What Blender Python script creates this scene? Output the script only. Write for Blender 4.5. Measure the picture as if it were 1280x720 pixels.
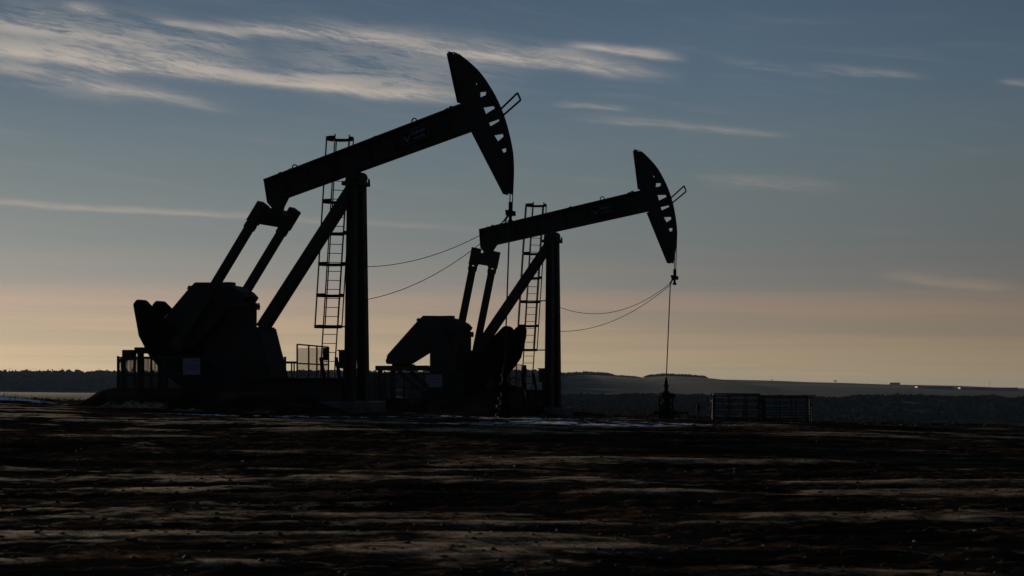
import bpy, math, random
import numpy as np
from mathutils import Vector, Matrix, Quaternion

scene = bpy.context.scene
for o in list(bpy.data.objects):
    bpy.data.objects.remove(o, do_unlink=True)
col = scene.collection
R = math.radians

# ------------------------------------------------------------------ camera
EYE = 1.5
cam_d = bpy.data.cameras.new('camera')
cam = bpy.data.objects.new('camera', cam_d)
col.objects.link(cam)
cam.location = (0, 0, EYE)
cam.rotation_euler = (R(90), 0, 0)
cam_d.sensor_width = 36
cam_d.lens = 2300 * 36 / 1280
cam_d.shift_y = (488 - 360) / 1280
cam_d.clip_start = 0.5
cam_d.clip_end = 20000
cam_d.dof.use_dof = True
cam_d.dof.focus_distance = 64
cam_d.dof.aperture_fstop = 4.0
scene.camera = cam

# ------------------------------------------------------------------ light
SUN_AZ, SUN_EL = R(-31), R(4.4)
sdir = Vector((math.sin(SUN_AZ) * math.cos(SUN_EL), math.cos(SUN_AZ) * math.cos(SUN_EL), math.sin(SUN_EL)))
sun_d = bpy.data.lights.new('sun', 'SUN')
sun_d.energy = 3.6
sun_d.angle = R(0.6)
sun_d.color = (1.0, 0.80, 0.58)
sun = bpy.data.objects.new('sun', sun_d)
sun.rotation_euler = sdir.to_track_quat('Z', 'Y').to_euler()
sun.location = (-60, 60, 40)
col.objects.link(sun)

scene.view_settings.view_transform = 'Standard'
scene.view_settings.look = 'None'
scene.view_settings.gamma = 1
scene.view_settings.use_curve_mapping = False
scene.view_settings.exposure = 0.0

scene.cycles.max_bounces = 4
scene.cycles.diffuse_bounces = 2
scene.cycles.glossy_bounces = 2
scene.cycles.volume_bounces = 0
scene.cycles.transmission_bounces = 1
scene.cycles.transparent_max_bounces = 4

# ------------------------------------------------------------------ sky
SKY = 0.10
world = bpy.data.worlds.new('World')
scene.world = world
world.use_nodes = True
world.cycles.sampling_method = 'MANUAL'
world.cycles.sample_map_resolution = 256
nt = world.node_tree
nt.nodes.clear()


class NG:
    """tiny helper for building math node graphs"""
    def __init__(s, tree):
        s.t = tree

    def n(s, kind, **kw):
        x = s.t.nodes.new(kind)
        for k, v in kw.items():
            setattr(x, k, v)
        return x

    def l(s, a, b):
        s.t.links.new(a, b)

    def put(s, sock, v):
        if isinstance(v, (int, float)):
            sock.default_value = v
        elif isinstance(v, (tuple, list)):
            sock.default_value = v
        else:
            s.l(v, sock)

    def m(s, op, a, b=None, c=None, clamp=False):
        x = s.n('ShaderNodeMath', operation=op, use_clamp=clamp)
        s.put(x.inputs[0], a)
        if b is not None:
            s.put(x.inputs[1], b)
        if c is not None:
            s.put(x.inputs[2], c)
        return x.outputs[0]

    def smooth(s, v, lo, hi, a=0., b=1.):
        x = s.n('ShaderNodeMapRange', interpolation_type='SMOOTHSTEP')
        s.put(x.inputs['Value'], v)
        x.inputs['From Min'].default_value = lo
        x.inputs['From Max'].default_value = hi
        x.inputs['To Min'].default_value = a
        x.inputs['To Max'].default_value = b
        return x.outputs[0]

    def mix(s, fac, a, b, mode='MIX'):
        x = s.n('ShaderNodeMix', data_type='RGBA', blend_type=mode)
        s.put(x.inputs['Factor'], fac)
        s.put(x.inputs[6], a)
        s.put(x.inputs[7], b)
        return x.outputs[2]

    def comb(s, x, y, z=0.):
        c = s.n('ShaderNodeCombineXYZ')
        for i, v in enumerate((x, y, z)):
            s.put(c.inputs[i], v)
        return c.outputs[0]

    def noise(s, vec, scale, detail=4., rough=.5, dist=0., lac=2.):
        x = s.n('ShaderNodeTexNoise')
        s.put(x.inputs['Vector'], vec)
        x.inputs['Scale'].default_value = scale
        x.inputs['Detail'].default_value = detail
        x.inputs['Roughness'].default_value = rough
        x.inputs['Lacunarity'].default_value = lac
        x.inputs['Distortion'].default_value = dist
        return x.outputs[0]

    def ramp(s, v, stops):
        x = s.n('ShaderNodeValToRGB')
        e = x.color_ramp.elements
        while len(e) < len(stops):
            e.new(0.5)
        for i, (p, c) in enumerate(stops):
            e[i].position = p
            e[i].color = (*c, 1) if len(c) == 3 else c
        s.put(x.inputs[0], v)
        return x.outputs[0]


W = NG(nt)
sky = W.n('ShaderNodeTexSky', sky_type='NISHITA')
sky.sun_disc = False
sky.sun_elevation = SUN_EL
sky.sun_rotation = SUN_AZ
sky.air_density = 1.0
sky.dust_density = 1.0
sky.ozone_density = 1.5
tc = W.n('ShaderNodeTexCoord')
sep = W.n('ShaderNodeSeparateXYZ')
W.l(tc.outputs['Generated'], sep.inputs[0])
DEG = 180 / math.pi
az = W.m('MULTIPLY', W.m('ARCTAN2', sep.outputs[0], sep.outputs[1]), DEG)
el = W.m('MULTIPLY', W.m('ARCSINE', sep.outputs[2]), DEG)

# thin veil of high haze that warms towards the horizon, dims away from the sun
SKYMIX = True
absel = W.m('ABSOLUTE', el)
wob = W.m('MULTIPLY', W.m('SUBTRACT', W.noise(W.comb(W.m('MULTIPLY', az, .06), W.m('MULTIPLY', el, 1.1)), 1., 5., .55), .5), .5)
elw = W.m('ADD', absel, wob)
veil_col = W.ramp(W.m('DIVIDE', elw, 30., clamp=True), [
    (0.000, (6.9, 5.4, 3.4)), (0.023, (6.45, 5.0, 3.2)), (0.055, (5.55, 4.22, 2.88)), (0.090, (4.65, 3.58, 2.86)),
    (0.110, (3.2, 3.02, 2.78)), (0.153, (2.22, 2.5, 2.54)), (0.23, (1.50, 1.96, 2.19)), (0.313, (.92, 1.40, 1.92)), (0.40, (.63, 1.05, 1.58)), (1.0, (.36, .70, 1.25))])
veil_amt = W.smooth(absel, 10, 60, .97, .85)
sunang = W.m('ABSOLUTE', W.m('SUBTRACT', az, SUN_AZ * DEG))
sunang = W.m('MINIMUM', sunang, W.m('SUBTRACT', 360., sunang))
sfrac = W.m('DIVIDE', sunang, 180.)
def grey(*st): return [(p / 180, (v, v, v)) for p, v in st]
dim_low = W.ramp(sfrac, grey((0, 1.18), (15, 1.0), (27, .80), (38, .585), (46, .46), (80, .32), (180, .26)))
dim_high = W.ramp(sfrac, grey((0, 1.1), (15, 1.02), (38, 1.0), (46, .84), (80, .62), (180, .5)))
dim = W.mix(W.smooth(absel, 2., 11.5), dim_low, dim_high)
lp = W.n('ShaderNodeVectorMath', operation='SCALE')
W.l(veil_col, lp.inputs[0])
W.l(W.m('MULTIPLY', dim, 1.), lp.inputs['Scale'])
lay = W.noise(W.comb(W.m('MULTIPLY', az, .035), W.m('MULTIPLY', W.m('ADD', el, W.m('MULTIPLY', az, .012)), 1.5), 7.), 1., 5., .6)
lay = W.m('MULTIPLY', W.smooth(lay, .42, .62), W.smooth(absel, 5., 1.5, 0., 1.))
veiled = W.mix(lay, lp.outputs[0], W.mix(1., lp.outputs[0], (.84, .91, .98, 1), 'MULTIPLY'))
base = W.mix(veil_amt, sky.outputs[0], veiled)

# cirrus: bands given by their two ends in sky degrees (azimuth, elevation)
def px(x, y):
    a = math.atan((x - 640) / 2300)
    return math.degrees(a), math.degrees(math.atan((488 - y) / 2300 * math.cos(a)))

warp = W.noise(W.comb(W.m('MULTIPLY', az, .35), W.m('MULTIPLY', el, .9)), 1., 3., .5)
elc = W.m('ADD', el, W.m('MULTIPLY', W.m('SUBTRACT', warp, .5), .35))
rot = R(7)
su = W.m('ADD', W.m('MULTIPLY', az, math.cos(rot)), W.m('MULTIPLY', el, -math.sin(rot)))
sv = W.m('ADD', W.m('MULTIPLY', az, math.sin(rot)), W.m('MULTIPLY', elc, math.cos(rot)))
fib = W.noise(W.comb(W.m('MULTIPLY', su, .22), W.m('MULTIPLY', sv, 2.3)), 1., 7., .58, .25)
fib2 = W.noise(W.comb(W.m('MULTIPLY', su, .7), W.m('MULTIPLY', sv, 5.5), 4.), 1., 6., .6, .3)
fib3 = W.noise(W.comb(W.m('MULTIPLY', su, 1.5), W.m('MULTIPLY', W.m('ADD', sv, W.m('MULTIPLY', az, .07)), 12.), 9.), 1., 7., .72, .9)
fibre = W.m('ADD', W.m('ADD', W.m('MULTIPLY', fib, .42), W.m('MULTIPLY', fib2, .28)), W.m('MULTIPLY', fib3, .30))
fsoft = W.smooth(fibre, .41, .56)
total = None
#  x0 y0 x1 y1 halfwidth(px) bow(px) strength fibre-amount
BANDS = [
    (-150, 12, 250, 66, 9, 2, .62, .7), (-200, 38, 380, 96, 13, -4, .95, .55), (120, 76, 480, 112, 9, 0, .6, .7), (250, 96, 640, 134, 9, 3, 1.0, .5),
    (-120, 10, 330, 88, 26, 0, .30, .95), (140, 34, 330, 72, 9, 0, .34, .9), (330, 84, 600, 112, 10, 0, .4, .8),
    (230, 36, 560, 56, 8, 5, .8, .6), (400, 43, 870, 101, 9, 3, .95, .5), (290, 50, 700, 100, 22, 0, .26, 1.), (480, 62, 700, 84, 6, 0, .3, .8),
    (-100, 70, 320, 146, 7, 4, .62, .55), (-60, 92, 200, 122, 13, 0, .18, 1.),
    (70, 6, 150, 23, 4.5, 0, .5, .6), (172, 24, 330, 53, 3.6, 3, .75, .4), (30, 8, 60, 18, 4, 0, .2, .8),
    (690, 56, 870, 78, 4.4, 2, .8, .4), (650, 58, 740, 69, 4, 0, .25, .6),
    (690, 148, 1010, 172, 4, 1, .26, .5), (860, 156, 1000, 171, 3, 0, .2, .5),
    (850, 222, 1070, 240, 8, 0, .28, .6), (990, 86, 1180, 101, 5, 0, .28, .7), (880, 72, 1060, 103, 4.5, 0, .2, .7),
    (1080, 343, 1300, 365, 6, 0, .55, .3), (-160, 246, 440, 277, 3.6, 1, .40, .3), (300, 271, 660, 292, 3.4, 0, .18, .4),
    (680, 127, 800, 141, 3.5, 0, .3, .6), (1240, 100, 1320, 112, 3.5, 0, .3, .5),
    (70, 452, 150, 461, 3, 0, .25, .4), (1000, 470, 1060, 476, 3, 0, .35, .3), (420, 404, 760, 412, 6, 0, .12, .5),
    (1380, 150, 1800, 190, 12, 0, .6, .6), (-1100, 0, -250, 60, 20, 0, .8, .6), (-1100, 215, -150, 245, 7, 0, .4, .4),
]
for (x0, y0, x1, y1, hw, bow, st, fa) in BANDS:
    p0, p1 = px(x0, y0), px(x1, y1)
    L = math.hypot(p1[0] - p0[0], p1[1] - p0[1])
    dx, dy = (p1[0] - p0[0]) / L, (p1[1] - p0[1]) / L
    w = hw * 180 / math.pi / 2300
    t = W.m('ADD', W.m('MULTIPLY', W.m('SUBTRACT', az, p0[0]), dx / L), W.m('MULTIPLY', W.m('SUBTRACT', elc, p0[1]), dy / L))
    s_ = W.m('ADD', W.m('MULTIPLY', W.m('SUBTRACT', az, p0[0]), -dy), W.m('MULTIPLY', W.m('SUBTRACT', elc, p0[1]), dx))
    tt = W.m('MULTIPLY', W.m('MULTIPLY', t, W.m('SUBTRACT', 1., t)), 4 * bow * 180 / math.pi / 2300)
    s_ = W.m('SUBTRACT', s_, tt)
    q = W.m('DIVIDE', s_, w)
    q = W.m('MAXIMUM', W.m('MULTIPLY', q, .72), W.m('MULTIPLY', q, -1.35))
    g = W.m('POWER', 2.718, W.m('MULTIPLY', W.m('MULTIPLY', q, q), -1.))
    ends = W.m('MULTIPLY', W.smooth(t, 0., .35), W.smooth(t, .65, 1., 1., 0.))
    k = W.m('MULTIPLY', W.m('MULTIPLY', g, ends), st)
    f = W.m('MULTIPLY_ADD', W.m('SUBTRACT', fsoft, 1.), min(1., fa * 1.25), 1.)
    k = W.m('MULTIPLY', k, f)
    total = k if total is None else W.m('ADD', total, W.m('MULTIPLY', k, W.m('SUBTRACT', 1., total, clamp=True)))
# faint overall streakiness of the sky
amb = W.m('MULTIPLY', W.smooth(fib, .5, .8), .07)
total = W.m('ADD', total, amb, clamp=True)
cl = W.n('ShaderNodeVectorMath', operation='SCALE')
cc = W.ramp(W.m('DIVIDE', absel, 30., clamp=True), [(0., (7.4, 5.7, 3.8)), (.14, (5.4, 4.4, 3.5)), (.26, (4.9, 4.25, 3.6)), (.4, (4.3, 3.9, 3.5)), (1., (4., 4., 4.))])
W.l(cc, cl.inputs[0])
W.l(W.m('MULTIPLY', dim, 1.), cl.inputs['Scale'])
final = W.mix(total, base, cl.outputs[0])
bg = W.n('ShaderNodeBackground')
W.l(final, bg.inputs['Color'])
bg.inputs['Strength'].default_value = SKY
wo = W.n('ShaderNodeOutputWorld')
W.l(bg.outputs[0], wo.inputs['Surface'])

# ------------------------------------------------------------------ materials
def mat(name, color, rough=.7, spec=.3, metal=0., noise=None, bump=0., bscale=20., second=None):
    m_ = bpy.data.materials.new(name)
    m_.use_nodes = True
    t = m_.node_tree
    G = NG(t)
    b = t.nodes['Principled BSDF']
    b.inputs['Roughness'].default_value = rough
    b.inputs['Specular IOR Level'].default_value = spec
    b.inputs['Metallic'].default_value = metal
    tcx = G.n('ShaderNodeTexCoord')
    if second:
        nz = G.noise(tcx.outputs['Object'], noise or 3., 6., .6)
        G.l(G.mix(G.smooth(nz, .4, .65), (*color, 1), (*second, 1)), b.inputs['Base Color'])
        G.l(G.smooth(nz, .3, .7, max(rough - .15, .05), min(rough + .15, 1.)), b.inputs['Roughness'])
    else:
        b.inputs['Base Color'].default_value = (*color, 1)
    if bump:
        bp = G.n('ShaderNodeBump')
        bp.inputs['Strength'].default_value = bump
        bp.inputs['Distance'].default_value = .02
        G.l(G.noise(tcx.outputs['Object'], bscale, 5., .6), bp.inputs['Height'])
        G.l(bp.outputs[0], b.inputs['Normal'])
    return m_


M = {}
M['paint'] = mat('dark_machine_paint', (.027, .0262, .026), .72, .14, 0, 2.2, .15, 30, (.042, .031, .025))
M['iron'] = mat('dark_iron', (.010, .0095, .009), .9, .02, 0, 5., .2, 40, (.013, .010, .008))
M['galv'] = mat('galvanised_steel', (.045, .045, .047), .75, .1, 0., 8., 0, 1, (.03, .028, .026))
M['rod'] = mat('polished_rod_steel', (.02, .02, .02), .6, .2, .0)
M['cable'] = mat('cable_rubber', (.02, .02, .02), .8, .1)
M['concrete'] = mat('concrete', (.10, .097, .092), .9, .1, 0, 2.5, .4, 12, (.06, .058, .055))
M['white'] = mat('sign_white', (.17, .175, .20), .7, .1)
M['grey'] = mat('sign_grey', (.10, .10, .105), .7, .2)
M['blue'] = mat('sign_blue', (.09, .10, .24), .7, .2)
M['sky_blue'] = mat('sign_pale_blue', (.13, .20, .29), .7, .2)
M['pipe'] = mat('rusty_pipe', (.016, .013, .011), .8, .1, 0, 6., .1, 30, (.028, .018, .012))
M['rock'] = mat('field_stone', (.05, .046, .042), .9, .1, 0, 3., .3, 15, (.085, .078, .07))
M['grass'] = mat('dry_grass', (.13, .095, .05), .85, .1)
M['trees'] = mat('far_tree_foliage', (.026, .028, .026), .95, .0)
M['bark'] = mat('bark', (.05, .04, .03), .9, .1)
M['shed'] = mat('shed_wall', (.22, .22, .23), .8, .1)
M['roof'] = mat('shed_roof', (.22, .23, .25), .6, .3)

# soil: dark damp clay with paler dried crust and tyre-packed streaks, sun glare painted in far left, snow where the attribute says
def soil_material():
    m_ = bpy.data.materials.new('soil')
    m_.use_nodes = True
    t = m_.node_tree
    G = NG(t)
    b = t.nodes['Principled BSDF']
    geo = G.n('ShaderNodeNewGeometry')
    pos = geo.outputs['Position']
    at = G.n('ShaderNodeAttribute', attribute_name='snow')
    at2 = G.n('ShaderNodeAttribute', attribute_name='crust')
    big = G.noise(pos, .35, 5., .6)
    fine = G.noise(pos, 6., 7., .65)
    grit = G.noise(pos, 38., 4., .6)
    mid = G.noise(pos, 1.7, 5., .65)
    crust = G.m('ADD', G.m('ADD', at2.outputs['Fac'], G.m('MULTIPLY', G.m('SUBTRACT', mid, .5), 2.4)), G.m('MULTIPLY', G.m('SUBTRACT', fine, .5), 1.7))
    cr = G.smooth(crust, .40, 1.55)
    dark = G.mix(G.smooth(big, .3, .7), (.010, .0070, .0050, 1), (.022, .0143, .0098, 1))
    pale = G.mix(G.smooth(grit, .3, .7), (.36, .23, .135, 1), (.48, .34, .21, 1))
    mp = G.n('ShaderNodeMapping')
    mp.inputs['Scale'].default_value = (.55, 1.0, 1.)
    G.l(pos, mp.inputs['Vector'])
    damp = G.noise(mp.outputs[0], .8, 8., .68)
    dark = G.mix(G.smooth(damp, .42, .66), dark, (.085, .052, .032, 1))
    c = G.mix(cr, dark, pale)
    speck = G.noise(pos, 15., 6., .75)
    c = G.mix(G.smooth(speck, .48, .62, 0., .75), c, (.011, .0078, .0058, 1))
    sn = G.smooth(G.m('ADD', at.outputs['Fac'], G.m('ADD', G.m('MULTIPLY', G.m('SUBTRACT', G.noise(pos, 2.6, 7., .7), .5), 2.2), G.m('MULTIPLY', G.m('SUBTRACT', grit, .5), .7))), .5, .75)
    c = G.mix(sn, c, (.74, .78, .84, 1))
    G.l(c, b.inputs['Base Color'])
    b.inputs['Roughness'].default_value = .9
    G.l(G.m('MULTIPLY', cr, .015), b.inputs['Specular IOR Level'])
    bp = G.n('ShaderNodeBump')
    G.l(G.m('MULTIPLY_ADD', cr, -.3, .95), bp.inputs['Strength'])
    bp.inputs['Distance'].default_value = .05
    G.l(G.m('ADD', G.m('MULTIPLY', fine, 1.6), G.m('MULTIPLY', grit, .45)), bp.inputs['Height'])
    G.l(bp.outputs[0], b.inputs['Normal'])
    return m_


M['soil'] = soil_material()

def far_material():
    m_ = bpy.data.materials.new('far_fields')
    m_.use_nodes = True
    t = m_.node_tree
    G = NG(t)
    b = t.nodes['Principled BSDF']
    pos = G.n('ShaderNodeNewGeometry').outputs['Position']
    mp = G.n('ShaderNodeMapping')
    mp.inputs['Scale'].default_value = (.0028, .0075, .01)
    G.l(pos, mp.inputs['Vector'])
    vor = G.n('ShaderNodeTexVoronoi')
    G.l(mp.outputs[0], vor.inputs['Vector'])
    vor.inputs['Scale'].default_value = 1.
    sepc = G.n('ShaderNodeSeparateColor')
    G.l(vor.outputs['Color'], sepc.inputs[0])
    n1 = G.noise(pos, .02, 6., .65)
    f = G.ramp(sepc.outputs[0], [(0., (.009, .009, .008)), (.35, (.016, .014, .011)), (.6, (.012, .011, .010)), (.85, (.028, .024, .019)), (1., (.06, .06, .066))])
    c = G.mix(G.smooth(n1, .35, .7, 0., .7), f, (.008, .008, .007, 1))
    G.l(c, b.inputs['Base Color'])
    b.inputs['Roughness'].default_value = .95
    b.inputs['Specular IOR Level'].default_value = .05
    return m_


M['far'] = far_material()

# ------------------------------------------------------------------ mesh builder
class MB:
    def __init__(s):
        s.v, s.f = [], []

    def add(s, vs, fs):
        o = len(s.v)
        s.v += [tuple(v) for v in vs]
        s.f += [tuple(i + o for i in f) for f in fs]
        return s

    def box(s, x0, x1, y0, y1, z0, z1):
        vs = [(x, y, z) for z in (z0, z1) for y in (y0, y1) for x in (x0, x1)]
        return s.add(vs, [(0, 2, 3, 1), (4, 5, 7, 6), (0, 1, 5, 4), (2, 6, 7, 3), (0, 4, 6, 2), (1, 3, 7, 5)])

    def bar(s, a, b, w, h, up=(0, 0, 1), w2=None, h2=None):
        a, b = Vector(a), Vector(b)
        d = (b - a).normalized()
        u = Vector(up)
        if abs(d.dot(u)) > .98:
            u = Vector((1, 0, 0))
        sx = d.cross(u).normalized()
        sz = sx.cross(d).normalized()
        vs = []
        for p, ww, hh in ((a, w, h), (b, w2 or w, h2 or h)):
            for i, j in ((-1, -1), (1, -1), (1, 1), (-1, 1)):
                vs.append(p + sx * (i * ww / 2) + sz * (j * hh / 2))
        return s.add(vs, [(0, 3, 2, 1), (4, 5, 6, 7), (0, 1, 5, 4), (1, 2, 6, 5), (2, 3, 7, 6), (3, 0, 4, 7)])

    def tube(s, pts, r, n=8, r2=None, closed=False):
        pts = [Vector(p) for p in pts]
        N = len(pts)
        o = len(s.v)
        prev = None
        for i, p in enumerate(pts):
            if closed:
                d = (pts[(i + 1) % N] - pts[i - 1]).normalized()
            else:
                d = (pts[min(i + 1, N - 1)] - pts[max(i - 1, 0)]).normalized()
            if prev is None:
                u = Vector((0, 0, 1)) if abs(d.z) < .9 else Vector((1, 0, 0))
                sx = d.cross(u).normalized()
            else:
                sx = (prev - d * prev.dot(d)).normalized()
            prev = sx
            sy = d.cross(sx)
            rr = r if r2 is None else r + (r2 - r) * i / (N - 1)
            for k in range(n):
                t = 2 * math.pi * k / n
                s.v.append(tuple(p + sx * (math.cos(t) * rr) + sy * (math.sin(t) * rr)))
        for i in range(N if closed else N - 1):
            for k in range(n):
                a = o + i * n + k
                b = o + i * n + (k + 1) % n
                c = o + ((i + 1) % N) * n + (k + 1) % n
                d_ = o + ((i + 1) % N) * n + k
                s.f.append((a, b, c, d_))
        if not closed:
            s.f.append(tuple(o + k for k in reversed(range(n))))
            s.f.append(tuple(o + (N - 1) * n + k for k in range(n)))
        return s

    def prism(s, poly, y0, y1):
        """polygon in the local XZ plane, extruded in y"""
        A = sum(poly[i][0] * poly[(i + 1) % len(poly)][1] - poly[(i + 1) % len(poly)][0] * poly[i][1] for i in range(len(poly)))
        if A < 0:
            poly = poly[::-1]
        n = len(poly)
        vs = [(p[0], y0, p[1]) for p in poly] + [(p[0], y1, p[1]) for p in poly]
        fs = [tuple(range(n)), tuple(reversed(range(n, 2 * n)))]
        fs += [(i, i + n, (i + 1) % n + n, (i + 1) % n) for i in range(n)]
        return s.add(vs, fs)

    def lathe(s, prof, c=(0, 0, 0), axis='z', n=16):
        o = len(s.v)
        for (r, h) in prof:
            for k in range(n):
                t = 2 * math.pi * k / n
                x, y = r * math.cos(t), r * math.sin(t)
                p = (x, y, h) if axis == 'z' else ((x, h, y) if axis == 'y' else (h, x, y))
                s.v.append((p[0] + c[0], p[1] + c[1], p[2] + c[2]))
        for i in range(len(prof) - 1):
            for k in range(n):
                q = (o + i * n + k, o + i * n + (k + 1) % n, o + (i + 1) * n + (k + 1) % n, o + (i + 1) * n + k)
                s.f.append(q if axis != 'y' else q[::-1])
        s.f.append(tuple(o + k for k in reversed(range(n))))
        s.f.append(tuple(o + (len(prof) - 1) * n + k for k in range(n)))
        return s

    def build(s, name, m_, parent=None, smooth=False, bevel=0.):
        me = bpy.data.meshes.new(name)
        me.from_pydata(s.v, [], s.f)
        me.materials.append(m_)
        if smooth:
            me.shade_smooth()
        o = bpy.data.objects.new(name, me)
        col.objects.link(o)
        if parent is not None:
            o.parent = parent
        if bevel:
            bm_ = o.modifiers.new('bevel', 'BEVEL')
            bm_.width = bevel
            bm_.segments = 1
            bm_.limit_method = 'ANGLE'
        return o


def tag(o, label=None, cat=None, group=None, kind=None):
    for k, v in (('label', label), ('category', cat), ('group', group), ('kind', kind)):
        if v:
            o[k] = v
    return o


def empty(name, loc, rz=0.):
    o = bpy.data.objects.new(name, None)
    o.empty_display_size = .3
    col.objects.link(o)
    o.location = loc
    o.rotation_euler = (0, 0, rz)
    return o


# ------------------------------------------------------------------ ground
rng = np.random.default_rng(7)
PERM = rng.permutation(4096)
GR = rng.random(4096)

def vnoise(x, y, seed=0):
    xi = np.floor(x).astype(np.int64)
    yi = np.floor(y).astype(np.int64)
    fx, fy = x - xi, y - yi
    fx = fx * fx * fx * (fx * (fx * 6 - 15) + 10)
    fy = fy * fy * fy * (fy * (fy * 6 - 15) + 10)
    h = lambda a, b: GR[(PERM[(a + 131 * seed) & 4095] + b * 57 + seed * 17) & 4095]
    a, b, c, d = h(xi, yi), h(xi + 1, yi), h(xi, yi + 1), h(xi + 1, yi + 1)
    return (a + (b - a) * fx) * (1 - fy) + (c + (d - c) * fx) * fy - .5

def fbm(x, y, oct=4, seed=0, gain=.5):
    s, a = 0., 1.
    for i in range(oct):
        s = s + a * vnoise(x, y, seed + i)
        x, y, a = x * 2.03 + 11.3, y * 2.03 - 7.7, a * gain
    return s

def sst(v, a, b):
    t = np.clip((v - a) / (b - a), 0, 1)
    return t * t * (3 - 2 * t)

PH = R(22)
ROT = -PH
J1 = (-5.23, 62., .69)
J2 = (1.80, 81., .30)

def local(x, y, J):
    dx, dy = x - J[0], y - J[1]
    return dx * math.cos(PH) - dy * math.sin(PH), dx * math.sin(PH) + dy * math.cos(PH)

def plane(x, y):
    """graded pad without its roughness, and the land around it"""
    k = np.clip(y / 62., 0, 1)
    xs = np.clip(x, -45, 45)
    z = .56 * sst(y, 5, 66) - .0236 * xs * k - .0105 * np.clip(y - 62, 0, 60) - .004 * np.clip(x, 0, 45) * sst(y, 70, 95)
    drop = sst(y, 104, 420)
    side = np.maximum(sst(np.abs(x), 70, 300), drop)
    z = z * (1 - side) - 15.5 * side
    return z

def pads(x, y):
    r = 0.
    for J, hgt in ((J1, .63), (J2, .66)):
        lx, ly = local(x, y, J)
        wob_ = .5 * vnoise(x * .6, y * .6, 31)
        e = np.minimum(np.minimum(lx + 10.3 + wob_, .9 - lx + wob_), np.minimum(ly + 3.1 + wob_, 3.4 - ly))
        r = r + hgt * sst(e, 0, 1.5) * np.where(lx > -1.8, 1 - .6 * sst(lx, -1.8, -.2), 1.)
        # concrete trench side kept flat under the skid
    return r

def track_glare_mask(x, y):
    """packed, paler wheel tracks and scraped patches, plus painted sun glare far left"""
    t = 0.
    for (d, sl, w, amp, sd) in ((14.6, .02, .45, .7, 1), (17.4, -.03, .55, 1.0, 2), (19.2, .05, .40, .7, 3), (21.5, .03, .5, .65, 4), (24.3, -.015, .75, 1.15, 5), (26.8, .05, .7, 1.0, 6),
                             (29.5, .02, .6, .6, 7), (33.5, -.04, .6, .55, 8), (38., .03, .8, .6, 9), (43.5, -.02, .9, .8, 10), (46.5, .015, .9, .9, 11), (48.6, .01, .5, 1., 14), (50.5, -.01, .9, .9, 12), (52.6, .012, .6, 1., 15), (54.5, 0., .8, .9, 13), (56.4, -.008, .6, 1., 16)):
        c = d + sl * x + 1.1 * vnoise(x * .16, x * 0 + d, 200 + sd) + .5 * vnoise(x * .55, x * 0 + d, 220 + sd)
        a = np.clip(4.2 * vnoise(x * .26 + d * 3.1, y * .12, 240 + sd) + .12 + .8 * vnoise(x * 1.1, y * .9, 260 + sd), 0, 1)
        brk = np.clip(1.25 + 2.4 * fbm(x * .9, y * 1.3, 3, 280 + sd), 0, 1.3)
        for o_ in (0., 1.9):
            t = np.maximum(t, amp * a * brk * np.exp(-((y - c - o_) / w) ** 2) * (1. if o_ == 0 else .7))
    p = np.clip(2.0 * fbm(x * .24, y * .5, 4, 95) - .18, 0, 1)
    left = 1 + 1.1 * sst(-x, 2, 12) * sst(y, 38, 45)  # more pale soil far left: low-sun glare painted into the ground colour
    return np.clip(np.maximum(t, p) * left, 0, 1.3)

def rough(x, y):
    near = 1 - sst(y, 110, 200)
    n = .09 * fbm(x * .12, y * .16, 3, 1)
    n = n + .03 * fbm(x * .45, y * .75, 3, 5)
    tm = track_glare_mask(x, y)
    churn = 1 - .85 * np.clip(tm * 1.3, 0, 1)
    # churned clods between the packed tracks
    f1 = fbm(x * 2.1, y * 2.3, 2, 9)
    f2 = np.abs(fbm(x * 2.6, y * 4.3, 3, 14))
    n = n + churn * (.035 * f1 + .07 * f2) * (1 - .6 * sst(y, 60, 100)) + .05 * np.clip(tm, 0, 1)
    # spoil heap along the rim
    n = n + .22 * np.exp(-((y - 99 - 3 * vnoise(x * .05, x * 0 + 3.3, 80)) / 2.2) ** 2) * (.6 + 1.4 * np.abs(vnoise(x * .35, y * .35, 81)))
    # snow bank by the left rim
    n = n + .55 * np.exp(-((y - 84) / 3.) ** 2) * sst(-x, 19, 24) * (.8 + .6 * vnoise(x * .4, y * .4, 82))
    return n * near

def hfun(x, y):
    return plane(x, y) + rough(x, y) + pads(x, y)

def z_at(x, y):
    return float(hfun(np.array([float(x)]), np.array([float(y)]))[0])

def grow(start, d0, k, end):
    out = [start]
    d = d0
    while out[-1] < end:
        out.append(out[-1] + d)
        d *= k
    return out

xs_ = [i * .075 for i in range(0, 121)]
xs_ = xs_ + grow(xs_[-1], .085, 1.012, 42)[1:]
xs_ = xs_ + grow(xs_[-1], .6, 1.09, 6000)[1:]
gx = np.array([-v for v in xs_[:0:-1]] + xs_)
ys_ = [11.]
while ys_[-1] < 112:
    ys_.append(ys_[-1] + max(.05, min(.05 * (ys_[-1] / 13) ** 1.25, .38)))
ys_ = ys_ + grow(ys_[-1], .5, 1.09, 9000)[1:]
gy = np.array([-400, -200, -100, -50, -25, -10, 0, 4, 7, 9, 10] + ys_)
GX, GY = np.meshgrid(gx, gy)
GZ = hfun(GX, GY)
nx, ny = len(gx), len(gy)
me = bpy.data.meshes.new('ground')
me.vertices.add(nx * ny)
me.vertices.foreach_set('co', np.stack([GX, GY, GZ], -1).astype(np.float32).ravel())
ii = (np.arange(ny - 1)[:, None] * nx + np.arange(nx - 1)[None, :]).ravel()
quads = np.stack([ii, ii + 1, ii + nx + 1, ii + nx], -1).astype(np.int32)
me.loops.add(quads.size)
me.loops.foreach_set('vertex_index', quads.ravel())
me.polygons.add(len(quads))
me.polygons.foreach_set('loop_start', (np.arange(len(quads)) * 4).astype(np.int32))
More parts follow.
